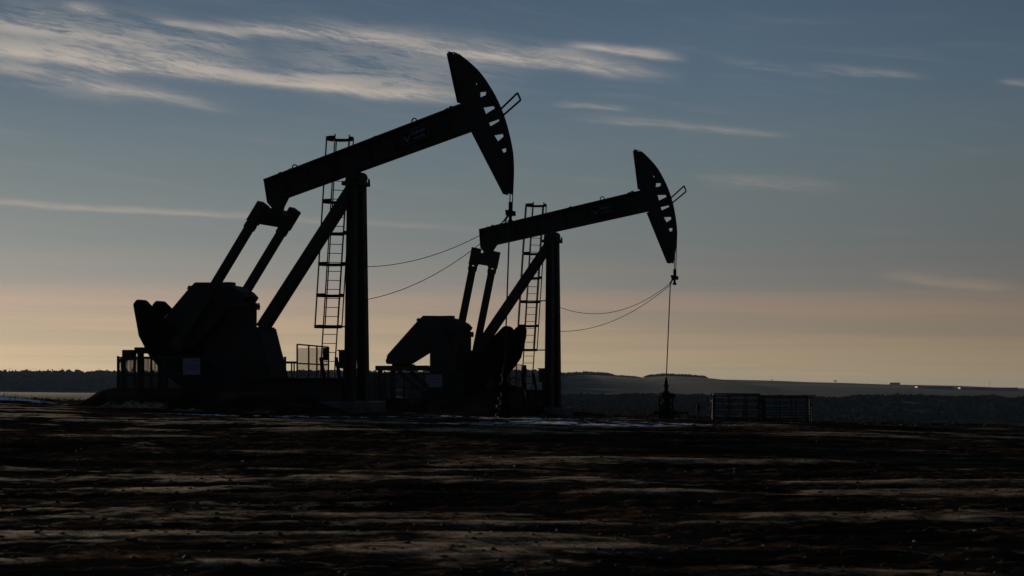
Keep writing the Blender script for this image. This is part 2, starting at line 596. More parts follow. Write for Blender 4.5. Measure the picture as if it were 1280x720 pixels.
me.polygons.foreach_set('use_smooth', np.ones(len(quads), bool))
midx = (GY[:-1, :-1].ravel() > 130).astype(np.int32)
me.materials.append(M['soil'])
me.materials.append(M['far'])
me.polygons.foreach_set('material_index', midx)
me.update()
me.validate()
# snow lies in patches in front of and between the two pads and on the left bank
sn = np.zeros_like(GX)
def patch(cx, cy, rx, ry, amt):
    return amt * np.exp(-(((GX - cx) / rx) ** 2 + ((GY - cy) / ry) ** 2) ** 2)
for a in ((2.2, 54., 3.4, 2.2, .72), (4.6, 57., 3., 1.5, .66), (0.3, 58.2, 3., 1.0, .6), (-2.4, 66.5, 3.2, 2.0, .7), (1.0, 68.5, 3., 1.6, .6), (-7., 57.9, 5.4, .5, .72), (-3.0, 57.6, 2.5, .7, .66), (-1.5, 52., 3., .8, .5),
          (-25., 83.2, 7., 2.0, .8), (-20, 79, 5, .8, .55), (8.0, 76., 4., 1.6, .62), (5.5, 84., 6., 1.6, .6), (-22, 64, 9, .5, .4), (-26, 61, 5, .4, .45), (-6.6, 58.9, .9, .3, .6)):
    sn = np.maximum(sn, patch(*a))
sn += (sn > .02) * .9 * fbm(GX * .7, GY * 1.5, 3, 90) * np.clip(sn, 0, .5)
cr = track_glare_mask(GX, GY) * (1 - np.clip(pads(GX, GY) * 3, 0, 1)) + .25 * fbm(GX * 1.3, GY * 2., 3, 97)
for nm, arr in (('snow', sn), ('crust', cr)):
    at = me.attributes.new(nm, 'FLOAT', 'POINT')
    at.data.foreach_set('value', np.clip(arr, 0, 1).astype(np.float32).ravel())
ground = bpy.data.objects.new('ground', me)
col.objects.link(ground)
tag(ground, 'dark rutted bare dirt pad falling away to a broad valley', kind='structure')

# ------------------------------------------------------------------ far hills
def prof(xq, pts):
    p = np.array(pts, float)
    return np.interp(xq, p[:, 0], p[:, 1])

def hill(name, d0, d1, d2, crest, xr, step, base, label, seed, rough_amp=1.):
    """a long rise: foot at depth d0, crest at d1, falling behind to d2"""
    X = np.arange(xr[0], xr[1] + step, step)
    Y = np.concatenate([np.linspace(d0, d1, 26), np.linspace(d1, d2, 10)[1:]])
    XX, YY = np.meshgrid(X, Y)
    cz = prof(XX, crest)
    up = np.where(YY <= d1, np.clip((YY - d0) / (d1 - d0), 0, 1), np.clip(1 - .6 * (YY - d1) / (d2 - d1), 0, 1))
    up = np.where(YY <= d1, sst(up, -.15, 1.02), up)
    Z = base + (cz - base) * up + rough_amp * fbm(XX * .012, YY * .006, 4, seed) * np.clip(up * 2, .3, 1)
    n_x, n_y = len(X), len(Y)
    m_ = MB()
    m_.v = [tuple(v) for v in np.stack([XX, YY, Z], -1).reshape(-1, 3)]
    for j in range(n_y - 1):
        for i in range(n_x - 1):
            a = j * n_x + i
            m_.f.append((a, a + 1, a + 1 + n_x, a + n_x))
    o = m_.build(name, M['far'], smooth=True)
    tag(o, label, kind='structure')
    return lambda x, y: base + (float(prof(x, crest)) - base)

def cz(d, pts):   # crest given as (sideways metres per metre of depth, rise) -> metres
    return [((p - 640) / 2300 * d, EYE + (488 - q) / 2300 * d) for p, q in pts]

FAR_D = 2600
far_crest = cz(FAR_D, [(-700, 462), (-200, 468), (0, 470.5), (160, 470.5), (300, 471), (420, 470), (520, 470.5), (640, 470), (700, 470), (735, 468.5), (770, 470.5), (795, 472.5),
                       (830, 470), (868, 471.5), (890, 474.5), (960, 476), (1045, 478.5), (1160, 482), (1280, 485.5), (1500, 487), (2200, 484)])
hill('far_ridge', 1400, FAR_D, 3600, far_crest, (-1600, 1800), 14, -16, 'long hazy ridge on the horizon beyond the valley', 120, .8)
MID_D = 1050
mid_crest = cz(MID_D, [(-500, 490), (0, 489.5), (150, 491), (300, 492), (500, 494), (690, 496.5), (727, 496.5), (780, 497), (782, 495.8), (860, 497), (1000, 498.5), (1130, 497), (1280, 499), (1900, 500)])
hill('valley_terrace', 700, MID_D, 1250, mid_crest, (-620, 700), 8, -16.5, 'low dark terrace crossing the valley floor', 150, .5)

# far woods: leaf-clump faces spread through each crown, joined as stuff
def woods(name, spots, label, seed, leaf=.55):
    rnd = np.random.default_rng(seed)
    S = np.array(spots, float)
    N, n = len(S), 34
    u = rnd.normal(size=(N, n, 3))
    u /= np.linalg.norm(u, axis=2)[..., None]
    rad = rnd.random((N, n)) ** .4
    h, w = S[:, 3], S[:, 4]
    c = np.stack([S[:, 0], S[:, 1], S[:, 2] + h * .55], -1)[:, None] + u * rad[..., None] * np.stack([w * .55, w * .55, h * .48], -1)[:, None]
    sz = (leaf * (h + .3 * w) * .16)[:, None] * rnd.uniform(.6, 1.5, (N, n))
    t1 = rnd.normal(size=(N, n, 3)); t1 /= np.linalg.norm(t1, axis=2)[..., None]
    t2 = np.cross(t1, rnd.normal(size=(N, n, 3))); t2 /= np.linalg.norm(t2, axis=2)[..., None]
    t1 *= sz[..., None]; t2 *= .8 * sz[..., None]
    quad = np.stack([c - t1, c + t2, c + t1, c - t2], 2).reshape(-1, 3)
    k = .05 * h
    stem = np.stack([np.stack([S[:, 0] + a * k, S[:, 1] + b * k, S[:, 2] - 1], -1) for a, b in ((-1, -1), (1, -1), (1, 1), (-1, 1))] + [np.stack([S[:, 0], S[:, 1], S[:, 2] + h * .7], -1)], 1).reshape(-1, 3)
    nq = len(quad)
    F = np.arange(nq).reshape(-1, 4).tolist()
    for a, b in ((0, 1), (1, 2), (2, 3), (3, 0)):
        F += (np.arange(N)[:, None] * 5 + np.array([a, b, 4]) + nq).tolist()
    me_ = bpy.data.meshes.new(name)
    me_.from_pydata(np.concatenate([quad, stem]).tolist(), [], F)
    me_.materials.append(M['trees'])
    o = bpy.data.objects.new(name, me_)
    col.objects.link(o)
    tag(o, label, kind='stuff')
    return o

rnd = random.Random(11)
spots = []
def crest_z(xw):
    return float(prof(xw, far_crest))
# shelter belts on the left part of the ridge, in blocks with gaps
for (a, b, hh) in ((-80, 41, 4.0), (46, 66, 3.6), (82, 104, 3.8), (106, 129, 3.6), (131, 175, 3.6), (180, 330, 3.4), (340, 470, 3.6), (480, 640, 4.2), (645, 700, 4.), (702, 768, 3.2), (770, 800, 1.8), (806, 884, 2.6)):
    n = int((b - a) * 1.1)
    for i in range(n):
        p = a + (b - a) * (i + rnd.random()) / n
        d = FAR_D + rnd.uniform(-25, 10)
        xw = (p - 640) / 2300 * d
        e = min(p - a, b - p)
        spots.append((xw, d, crest_z(xw) - .5, 1.5 * hh * rnd.uniform(.75, 1.1) * (.55 + .45 * min(1, e / 6)), 7.))
woods('ridge_woods', spots, 'dark shelter belts of trees along the far ridge', 3, 1.0)
spots = []
for i in range(1500):
    p = rnd.uniform(-60, 700)
    k = rnd.random()
    d = 1900 + 650 * k
    xw = (p - 640) / 2300 * d
    zz = -16 + (crest_z(xw) + 16) * float(sst(np.array((d - 1400) / 1200.), -.15, 1.02))
    spots.append((xw, d, zz - 1, rnd.uniform(6, 9), rnd.uniform(12, 20)))
woods('hillside_woods', spots, 'hazy dark woodland covering the far hillside', 4, 1.3)
spots = []
for i in range(1300):
    p = rnd.choice([rnd.uniform(690, 1000), rnd.uniform(690, 1300), rnd.uniform(460, 1300)])
    d = MID_D + rnd.uniform(-260, 10)
    xw = (p - 640) / 2300 * d
    zz = -16.5 + (float(prof(xw, mid_crest)) + 16.5) * float(sst(np.array((d - 700) / (MID_D - 700.)), -.15, 1.02))
    spots.append((xw, d, zz - .6, rnd.uniform(1.2, 2.4), rnd.uniform(5, 11)))
woods('terrace_scrub', spots, 'low dark scrub covering the valley terrace', 6, 1.6)

def far_tree(pxx, d, z, h, label):
    e = empty('far_tree', ((pxx - 640) / 2300 * d, d, z))
    MB().tube([(0, 0, -.5), (0, 0, h * .5), (.1 * h, 0, h * .8)], .06 * h, 6, .02 * h).build('trunk', M['bark'], e)
    c = woods('crown', [(0, 0, h * .2, h * .85, h * 1.1), (h * .4, 0, h * .25, h * .6, h * .8)], None, 9)
    del c['kind']
    c.parent = e
    tag(e, label, 'tree')
xw = lambda p: (p - 640) / 2300 * FAR_D
far_tree(1044, FAR_D, crest_z(xw(1044)), 4.2, 'lone bushy tree standing on the bare right slope of the far ridge')
far_tree(965, FAR_D, crest_z(xw(965)), 2.6, 'small lone tree on the far ridge above the pipe pen')

# low sheds far across the valley
def shed(pxx, d, _py, L, wd, h, label):
    x = (pxx - 640) / 2300 * d
    z = -16 + (crest_z(x / d * FAR_D) + 16) * float(sst(np.array((d - 1400) / 1200.), -.15, 1.02))
    e = empty('farm_shed', (x, d, z), R(rnd.uniform(-8, 8)))
    MB().box(-L / 2, L / 2, -wd / 2, wd / 2, -1.5, h).build('wall', M['shed'], e)
    MB().prism([(-L / 2 - .4, h + .01), (L / 2 + .4, h + .01), (L / 2 + .4, h + h * .28), (-L / 2 - .4, h + h * .28)], -wd / 2 - .4, wd / 2 + .4).build('roof', M['roof'], e)
    for k in (-.3, 0.05, .33):
        MB().box(k * L - L * .05, k * L + L * .05, -wd / 2 - .06, -wd / 2 - .01, 0, h * .75).build('door', M['roof'], e)
    tag(e, label, 'shed', 'far sheds across the valley')
def pole(pxx, label):
    x = xw(pxx)
    e = empty('utility_pole', (x, FAR_D + 4, crest_z(x)))
    MB().tube([(0, 0, -1), (0, 0, 12)], .16, 6, .1).build('mast', M['bark'], e)
    MB().bar((-1.3, 0, 11.3), (1.3, 0, 11.3), .15, .18).build('crossarm', M['bark'], e)
    tag(e, label, 'pole', 'utility poles on the far ridge')
for p in (11, 41, 76, 123):
    pole(p, 'thin utility pole rising above the far wooded ridge')
pole(1238, 'thin utility pole by the bare right end of the far ridge')
shed(1168, 2150, 492, 42, 12, 3.5, 'pale shed beyond the right end of the valley, shorter of the two')
shed(1235, 2150, 492.5, 66, 14, 3.8, 'long pale shed beyond the right end of the valley')
shed(1118, 2560, 482.5, 14, 8, 2.2, 'small dark-roofed shed close under the bare ridge line')
shed(50, 1500, 492, 9, 7, 2.6, 'small pale shed at the foot of the wooded left hillside')

# ------------------------------------------------------------------ pumpjack
def rotbeam(u, v, al):
    return u * math.cos(al) - v * math.sin(al), 8.0 + u * math.sin(al) + v * math.cos(al)

HB = [  # openings of the horsehead: inner top, outer top, outer bottom, inner bottom, in beam coordinates
    (4.985, 1.53, 5.03, 1.56, 5.055, 1.46, 5.0, 1.44),
    (5.05, 1.20, 5.29, 1.14, 5.24, 1.02, 5.0, 1.02),
    (5.02, .68, 5.40, .60, 5.42, .50, 5.04, .42),
    (5.06, .14, 5.46, .13, 5.45, .05, 5.08, -.02),
    (5.12, -.32, 5.45, -.38, 5.45, -.49, 5.20, -.58),
    (5.24, -.84, 5.43, -.86, 5.40, -.98, 5.28, -1.01)]

def pumpjack(J, al, shaft_ang, wpoly, wshift, sags, label):
    root = empty('pumpjack', J, ROT)
    tag(root, label, 'pumpjack', 'pumpjacks on the dirt pad')
    P, I = M['paint'], M['iron']
    # --- base
    MB().box(-6.1, .55, -1.15, 1.15, -.35, .44).build('concrete_foundation', M['concrete'], root, bevel=.03)
    sk = MB()
    for y in (-.72, .72):
        sk.box(-6.0, -.2, y - .13, y + .13, .445, .50).box(-6.0, -.2, y - .02, y + .02, .50, 1.15).box(-6.0, -.2, y - .13, y + .13, 1.15, 1.2)
    for x in (-5.9, -4.4, -2.8, -1.3, -.25):
        sk.box(x - .04, x + .04, -.70, .70, .50, 1.14)
    sk.build('base_skid', P, root)
    MB().box(-2.9, -.35, -1.0, 1.75, 1.203, 1.235).build('deck_plate', P, root)
    # --- samson post: two H-section front legs and one rear leg
    for s in (-1, 1):
        lg = MB()
        b0, b1 = Vector((0, s * .50, .445)), Vector((0, s * .31, 7.72))
        for ox in (-.145, .145):
            lg.bar(b0 + Vector((ox, 0, 0)), b1 + Vector((ox * .85, 0, 0)), .30, .035, (1, 0, 0))
        lg.bar(b0, b1, .03, .26, (1, 0, 0))
        lg.box(-.24, .24, s * .5 - .2, s * .5 + .2, .445, .50)
        for z in (.9, 1.25):
            lg.box(-.2, .2, s * .49 - .17, s * .49 + .17, z, z + .03)
        lg.build('samson_post_leg', P, root)
    for z in (2.6, 4.6, 6.4):
        w = .5 - .19 * (z - .45) / 7.3
        MB().bar((0, -w, z), (0, w, z), .10, .14).build('post_cross_brace', P, root)
        rl = MB()
    rl.bar((-3.62, 0, 2.95), (-.10, 0, 7.72), .34, .40, (0, 0, 1), .30, .36)
    rl.box(-3.95, -3.35, -.35, .35, 2.935, 2.985)
    rl.build('rear_leg', P, root)
    # --- saddle bearing
    sb = MB()
    sb.box(-.36, .30, -.42, .42, 7.70, 7.82)
    sb.prism([(-.34, 7.82), (.28, 7.82), (.22, 8.12), (-.25, 8.12)], -.24, .24)
    sb.lathe([(.19, -.45), (.19, .45)], (0, 0, 8.0), 'y', 16)
    for s in (-1, 1):
        sb.prism([(.24, 7.80), (.30, 7.76), (.31, 7.92), (.26, 7.98)], s * .36 - .03, s * .36 + .03)
    sb.build('saddle_bearing', P, root)
    MB().prism([(.18, 7.52), (.235, 7.52), (.235, 7.62), (.18, 7.62)], -.12, .12).build('post_bracket', P, root)
    # --- walking beam
    def B(u, v): return rotbeam(u, v, al)
    def bprism(pts, y0, y1): return MB().prism([B(*p) for p in pts], y0, y1)
    wb = MB()
    wb.prism([B(*p) for p in [(-3.40, .28), (4.45, .155), (4.36, .965), (-3.32, .985)]], -.03, .03)
    wb.prism([B(*p) for p in [(-3.32, .985), (4.34, .965), (4.335, 1.02), (-3.32, 1.04)]], -.22, .22)
    wb.prism([B(*p) for p in [(-3.40, .225), (4.47, .10), (4.47, .155), (-3.40, .28)]], -.22, .22)
    wb.prism([B(*p) for p in [(-3.40, .28), (-3.36, .28), (-3.28, .985), (-3.32, .985)]], -.215, .215)
    beam = wb.build('walking_beam', P, root)
    for u in (-2.6, -1.7, -.7, .7, 1.7, 2.7, 3.7):
        bprism([(u - .012, .27), (u + .012, .27), (u + .012, .975), (u - .012, .975)], -.21, .21).build('stiffener', P, beam)
    for u, hh in ((-2.95, .05), (-2.72, .07), (-2.3, .06), (-2.5, .04), (1.05, .05), (3.95, .07), (3.8, .05)):
        bprism([(u - .07, 1.02), (u + .07, 1.02), (u + .05, 1.03 + hh), (u - .05, 1.03 + hh)], -.08, .08).build('lug', P, beam)
    for u in (-2.15, 2.55):
        ring = [B(u + .09 * math.cos(t), 1.09 + .09 * math.sin(t)) for t in np.linspace(0, 2 * math.pi, 13)[:-1]]
        MB().tube([(x, 0, z) for x, z in ring], .022, 6, closed=True).build('lifting_eye', P, beam)
    # name board: border, winged mark and two rows of worn lettering strokes
    def board(u0, u1, v0, v1, y, m_, nm, par, th=.004):
        return bprism([(u0, v0), (u1, v0), (u1, v1), (u0, v1)], y - th, y).build(nm, m_, par)
    yb = -.232
    sg = board(2.02, 3.06, .34, .80, yb, M['iron'], 'name_board', beam, .012)
    yy = yb - .013
    for (a, b, c, d) in ((2.04, 3.04, .765, .785), (2.04, 3.04, .355, .375), (2.04, 2.06, .38, .76), (3.02, 3.04, .38, .76)):
        board(a, b, c, d, yy, M['grey'], 'border_line', sg)
    bprism([(2.10, .68), (2.18, .62), (2.24, .50), (2.30, .62), (2.38, .70), (2.33, .52), (2.22, .40), (2.14, .52)], yy - .004, yy).build('winged_mark', M['grey'], sg)
    x = 2.42
    rr = random.Random(5)
    while x < 2.96:
        w = rr.uniform(.03, .055)
        hgt = rr.uniform(.10, .14)
        board(x, x + w, .58, .58 + hgt, yy, M['blue'] if rr.random() < .5 else M['grey'], 'lettering_stroke', sg)
        x += w + .018
    x = 2.46
    while x < 2.92:
        w = rr.uniform(.025, .05)
        board(x, x + w, .43, .43 + rr.uniform(.06, .09), yy, M['grey'], 'lettering_stroke', sg)
        x += w + .016
    # --- horsehead
    def arc(a):
        q = float(np.interp(math.degrees(a), [-24.7, -10.5, -5, 8, 20, 30], [5.60, 5.59, 5.56, 5.52, 5.46, 5.33]))
        return q * math.cos(a), q * math.sin(a)
    inn = []
    for h in HB:
        inn += [(h[0], h[1]), (h[6], h[7])]
    out = []
    for h in HB:
        out += [(h[2], h[3]), (h[4], h[5])]
    body = [(4.40, 2.78), (4.58, 2.70), (4.80, 2.20), (4.90, 1.80)] + inn + [(5.22, -1.5), (5.13, -2.26), (4.99, -2.33), (4.50, .02), (4.30, 1.10)]
    hb = MB()
    hb.prism([B(*p) for p in body], -.06, .06)
    hb.prism([B(*p) for p in [(4.40, 2.78), (4.36, 2.76), (4.26, 1.1), (4.30, 1.1)]], -.2, .2)
    hb.prism([B(*p) for p in [(4.50, .02), (4.46, 0.), (4.95, -2.31), (4.99, -2.33)]], -.2, .2)
    head = hb.build('horsehead', P, root)
    for i in range(5):
        a, b = HB[i], HB[i + 1]
        bprism([(a[6], a[7]), (a[4], a[5]), (b[2], b[3]), (b[0], b[1])], -.055, .055).build('rib', P, head)
    A0, A1 = R(30.2), R(-24.6)
    arcs = [arc(A0 + (A1 - A0) * k / 24) for k in range(25)]
    bprism([(4.58, 2.70), (4.80, 2.20), (4.90, 1.80), (HB[0][0], HB[0][1])] + out + [(HB[5][6], HB[5][7]), (5.22, -1.5), (5.13, -2.26)] + arcs[::-1], -.055, .055).build('arc_web', P, head)
    ap = MB()
    arco = [(p[0] * 1.007, p[1] * 1.007) for p in arcs]
    for k in range(24):
        ap.prism([B(*arcs[k]), B(*arcs[k + 1]), B(*arco[k + 1]), B(*arco[k])], -.17, .17)
    ap.build('arc_face', P, head)
    tp = MB()
    for k in range(4):
        u = 4.40 + .055 * k
        tp.prism([B(u, 2.76), B(u + .03, 2.76), B(u + .01, 2.85 - .03 * k), B(u - .02, 2.85 - .03 * k)], -.1, .1)
    tp.build('wire_anchor', P, head)
    # wireline stop: a U-shaped bar standing off the arc
    u_ = MB()
    e0, e1 = B(5.56, .40), B(5.56, .17)
    def off(p, du, dz): return (p[0] + du, p[1] + dz)
    q0, q1 = off(e0, .62, .52), off(e1, .66, .50)
    for y in (0.,):
        u_.bar((e0[0], y, e0[1]), (q0[0], y, q0[1]), .05, .05).bar((e1[0], y, e1[1]), (q1[0], y, q1[1]), .05, .05)
        u_.bar((q0[0], y, q0[1]), (q1[0], y, q1[1]), .05, .05)
    u_.build('wire_guard', P, head)
    # --- bridle and carrier bar
    ab = B(*arc(R(-22)))
    top_x = max(B(*p)[0] for p in arco)
    bx = top_x + .0
    zt = [B(*p)[1] for p in arco][int(np.argmax([B(*p)[0] for p in arco]))]
    zb = B(*arc(A1))[1] - .62
    br = MB()
    for y in (-.11, .11):
        pts = [(B(*p)[0] + .02, y, B(*p)[1]) for p in arco if B(*p)[1] > zt]
        pts += [(bx + .02, y, zt - .02), (bx - .04, y, zb)]
        br.tube(pts, .018, 6)
    br.tube([(bx + .03, 0, zt - .4), (bx + .03, 0, zt + .25)], .025, 6)
    br.build('bridle', M['cable'], root)
    cbm = MB()
    cbm.box(bx - .14, bx + .06, -.2, .2, zb - .09, zb + .06)
    cbm.lathe([(.07, zb + .06), (.07, zb + .34), (.04, zb + .36)], (bx - .04, 0, 0), n=10)
    cbm.lathe([(.085, zb - .32), (.085, zb - .24), (.055, zb - .23), (.055, zb - .09)], (bx - .05, 0, 0), n=10)
    cbm.bar((bx - .06, 0, zb + .02), (bx - .26, 0, zb - .26), .05, .06)
    cbm.bar((bx - .22, 0, zb + .06), (bx - .08, 0, zb + .06), .06, .08)
    cbm.build('carrier_bar', I, root)
    # sagging load-cell and power cables to the post
    for (pz, sag, k) in ((4.95, sags[0], 0), (3.80, sags[1], 1)):
        p0 = Vector((.17, -.35, pz))
        p1 = Vector((bx - .25 + .1 * k, 0, zb - .26 + .02 * k))
        pts = []
        for i in range(25):
            t = i / 24
            p = p0.lerp(p1, t)
            p.z -= 4 * sag * t * (1 - t)
            pts.append(p)
        MB().tube(pts, .012, 5).build('load_cell_cable', M['cable'], root)
    # --- equaliser and pitmans
    ex, ez = B(-3.36, -.24)
    nk = MB()
    nk.prism([B(-3.42, .225), B(-2.72, .215), B(-3.0, -.05), (ex + .20, ez - .05), (ex - .20, ez - .05), B(-3.3, .0)], -.18, .18)
    nk.build('tail_bearing', P, root)
    r = 1.5
    sx_, sz_ = -5.18, 3.48
    pin = (sx_ + r * math.cos(shaft_ang), sz_ + r * math.sin(shaft_ang))
    d = Vector((pin[0] - ex, 0, pin[1] - ez)).normalized()
    pr = Vector((-d.z, 0, d.x))
    eq = MB()
    eq.bar(Vector((ex, -.92, ez)) + d * .08, Vector((ex, .92, ez)) + d * .08, .40, .52, tuple(-d))
    eq.build('equalizer', P, root, bevel=.03)
    for s in (-1, 1):
        y = s * 1.10
        c = Vector((ex, y, ez))
        hd = MB()
        a0, a1 = c - d * .36, c + d * .42
        hd.bar(a0, a1, .34, .40, (0, 1, 0))
        for s2 in (-1, 1):
            q = c + d * .42 + pr * (.13 * s2)
            hd.bar(q, q + d * .16, .26, .07, tuple(pr))
        h_ = hd.build('pitman', P, root, bevel=.02)
        pb = Vector((pin[0], y, pin[1]))
        MB().bar(c + d * .46, pb, .26, .25, (0, 1, 0)).bar(c + d * .46, c + d * .66, .30, .31, (0, 1, 0)).build('pitman_arm', P, h_)
        MB().lathe([(.26, -.17), (.26, .17)], (pb.x, pb.y, pb.z), 'y', 16).build('wrist_pin_bearing', P, h_)
    # --- cranks and counterweights
    for s in (-1, 1):
        ca = (math.cos(shaft_ang), math.sin(shaft_ang))
        cn = (-ca[1], ca[0])
        pt = lambda u, v: (sx_ + ca[0] * u + cn[0] * v, sz_ + ca[1] * u + cn[1] * v)
        y0, y1 = (s * .66, s * .92) if s > 0 else (s * .92, s * .66)
        ck = MB().prism([pt(-.45, -.30), pt(-.30, -.42), pt(2.55, -.33), pt(2.62, 0), pt(2.55, .33), pt(-.30, .42), pt(-.45, .30)], y0, y1).build('crank', P, root)
        MB().lathe([(.24, y0 - .03), (.24, y1 + .03)], (sx_, 0, sz_), 'y', 16).build('crank_hub', P, ck)
        dx, dz = wshift[0] if s < 0 else wshift[1]
        y2, y3 = (s * .60, s * .98) if s > 0 else (s * .98, s * .60)
        poly = [(p[0] + dx, p[1] + dz) for p in wpoly]
        w_ = MB().prism(poly, y2, y3).build('counterweight', I, ck, bevel=.04)
        nb = len(poly)
        cx_, cz_ = sum(p[0] for p in poly) / nb, sum(p[1] for p in poly) / nb
        for i in range(0, nb, 3):
            q = (cx_ + (poly[i][0] - cx_) * .6, cz_ + (poly[i][1] - cz_) * .6)
            MB().lathe([(.07, y2 - .05), (.07, y3 + .05)], (q[0], 0, q[1]), 'y', 6).build('weight_bolt', I, ck)
    # --- gearbox on its pedestal
    pd = MB()
    pd.prism([(-5.72, 1.205), (-2.98, 1.205), (-3.46, 2.93), (-5.72, 2.93)], -.50, .50)
    pd.prism([(-3.0, 1.22), (-2.92, 1.22), (-3.42, 2.95), (-3.50, 2.95)], -.58, .58)
    pd.build('gearbox_pedestal', P, root)
    gb = MB()
    gb.prism([(-6.0, 2.935), (-4.10, 2.935), (-4.10, 3.62), (-4.06, 3.66), (-4.06, 3.80), (-4.16, 3.84), (-4.02, 4.02), (-4.2, 4.20), (-4.6, 4.41),
              (-5.05, 4.49), (-5.5, 4.44), (-5.85, 4.2), (-6.0, 3.9)], -.46, .46)
    gb.box(-6.06, -4.0, -.52, .52, 3.66, 3.78)
    gear = gb.build('gearbox', P, root, bevel=.02)
    hk = MB()
    hk.prism([(-4.10, 4.15), (-3.93, 4.02), (-3.90, 3.90), (-3.97, 3.93), (-4.08, 4.03)], -.05, .05)
    hk.box(-4.02, -3.87, -.06, .06, 3.74, 3.82).box(-3.95, -3.89, -.05, .05, 3.60, 3.74)
    hk.build('lifting_hook', P, gear)
    for k in range(-3, 4):
        MB().lathe([(.04, 3.60), (.04, 3.84)], (-4.03, k * .15, 0), n=6).build('flange_bolt', P, gear)
    MB().box(-5.3, -4.8, -.2, .2, 4.44, 4.56).build('inspection_cover', P, gear)
    MB().tube([(sx_, -.66, sz_), (sx_, .66, sz_)], .17, 14).build('crank_shaft', P, gear)
    # --- belt guard, motor and its platform
    bg_ = MB()
    bg_.prism([(-6.20, 4.58), (-5.18, 4.555), (-5.05, 4.3), (-5.97, 2.92), (-6.90, 2.40), (-8.02, 2.40), (-8.08, 2.55), (-7.98, 2.83), (-6.48, 4.34)], -.22, .22)
    guard = bg_.build('belt_guard', P, root, bevel=.02)
    MB().prism([(-6.50, 4.36), (-6.42, 4.46), (-6.52, 4.48), (-6.60, 4.36)], -.1, .1).build('guard_lug', P, guard)
    mt = MB()
    mt.lathe([(.20, -.62), (.30, -.58), (.33, -.3), (.33, .3), (.30, .6)], (-7.55, .55, 2.66), 'y', 14)
    for k in range(8):
        mt.lathe([(.36, -.3 + .08 * k), (.36, -.28 + .08 * k)], (-7.55, .55, 2.66), 'y', 14)
    mt.box(-7.95, -7.15, .2, 1.0, 2.325, 2.40).box(-8.1, -7.9, -.05, .4, 2.56, 2.80)
    mt.build('motor', I, root)
    pf = MB()
    for y in (-.62, .62):
        pf.box(-8.35, -5.74, y - .08, y + .08, 2.10, 2.32)
        pf.bar((-7.2, y, 2.06), (-5.85, y, .98), .10, .20)
    for x in (-8.25, -7.1, -6.2):
        pf.box(x - .08, x + .08, -.54, .54, 2.13, 2.30)
    pf.box(-8.2, -8.05, -.75, -.55, .5, 2.1).box(-8.2, -8.05, .55, .75, .5, 2.1)
    pf.build('motor_platform', P, root)
    # --- small control box on the post
    MB().box(-.62, -.30, -.12, .14, 1.55, 2.14).box(-.66, -.28, -.16, .18, 2.14, 2.18).box(-.5, -.42, -.05, .05, 1.24, 1.55).build('brake_box', P, root)
    # --- caged ladder on the far side of the post
    wv = Vector((.743, .669, 0))
    pv = Vector((-.669, .743, 0))
    c0, c1 = Vector((-1.62, .95, 1.24)), Vector((-1.04, .95, 9.62))
    axis = (c1 - c0)
    def C(z): return c0 + axis * ((z - c0.z) / axis.z)
    ra = MB()
    for s in (-1, 1):
        ra.bar(c0 + wv * (.25 * s), c1 + wv * (.25 * s), .035, .06, tuple(pv))
    for z in (3.0, 5.2, 7.2):
        q = C(z) + wv * .25
        ra.bar(q, (-.05, .40, z), .05, .05)
    lad = ra.build('ladder', I, root)
    rung = MB().tube([wv * -.25, wv * .25], .014, 6)
    ro = rung.build('rung', I, lad)
    ro.location = C(1.5)
    z = 1.5 + .31
    while z < 9.2:
        o = ro.copy()
        col.objects.link(o)
        o.parent = lad
        o.location = C(z)
        z += .31
    U = [wv * -.25, wv * -.40 + pv * .08, wv * -.475 + pv * .25]
    for k in range(13):
        t = math.pi - math.pi * k / 12
        U.append(wv * (.475 * math.cos(t)) + pv * (.36 + .40 * math.sin(t)))
    U += [wv * .475 + pv * .25, wv * .40 + pv * .08, wv * .25]
    hp = MB()
    for k in range(len(U) - 1):
        hp.bar(U[k], U[k + 1], .022, .105)
    ho = hp.build('cage_hoop', I, lad)
    hz = [3.02 + 1.082 * k for k in range(7)]
    ho.location = C(hz[0])
    for z in hz[1:]:
        o = ho.copy()
        col.objects.link(o)
        o.parent = lad
        o.location = C(z)
    for k in (2, 5, 9, 13, 16):
        q = U[k]
        MB().bar(C(hz[0]) + q, C(hz[-1]) + q, .04, .022, tuple(pv)).build('cage_bar', I, lad)
    for s in (-1, 1):
        q = C(1.95) + wv * (.27 * s)
        MB().bar(q, Vector((q.x + .16, q.y - .05, 1.236)), .08, .09).build('foot_brace', I, lad)
    return root


W1 = [(-8.25, 3.82), (-8.10, 3.98), (-7.89, 3.97), (-7.08, 3.26), (-5.52, 1.90), (-5.0, 1.45), (-5.1, .95), (-5.55, .72), (-6.02, .72), (-6.98, 1.40), (-7.60, 2.02), (-8.02, 2.72)]
W2 = [(-1.79, 4.04), (-1.60, 3.92), (-1.63, 3.54), (-1.87, 2.64), (-2.15, 2.25), (-2.9, 1.5), (-3.6, .98), (-4.2, .86), (-4.7, 1.2), (-4.5, 1.75), (-2.92, 3.13), (-1.97, 4.02)]
pj1 = pumpjack(J1, R(16.5), R(180 + 45), W1, ((.0, 0.), (-.25, .03)), (.40, .50),
               'dark pumpjack with raised horsehead and counterweights swung back towards its motor')
pj2 = pumpjack(J2, R(10.8), R(-55), W2, ((.0, 0.), (.0, .03)), (.78, .60),
               'dark pumpjack with counterweights swung forward under its rear leg, beside the second wellhead')

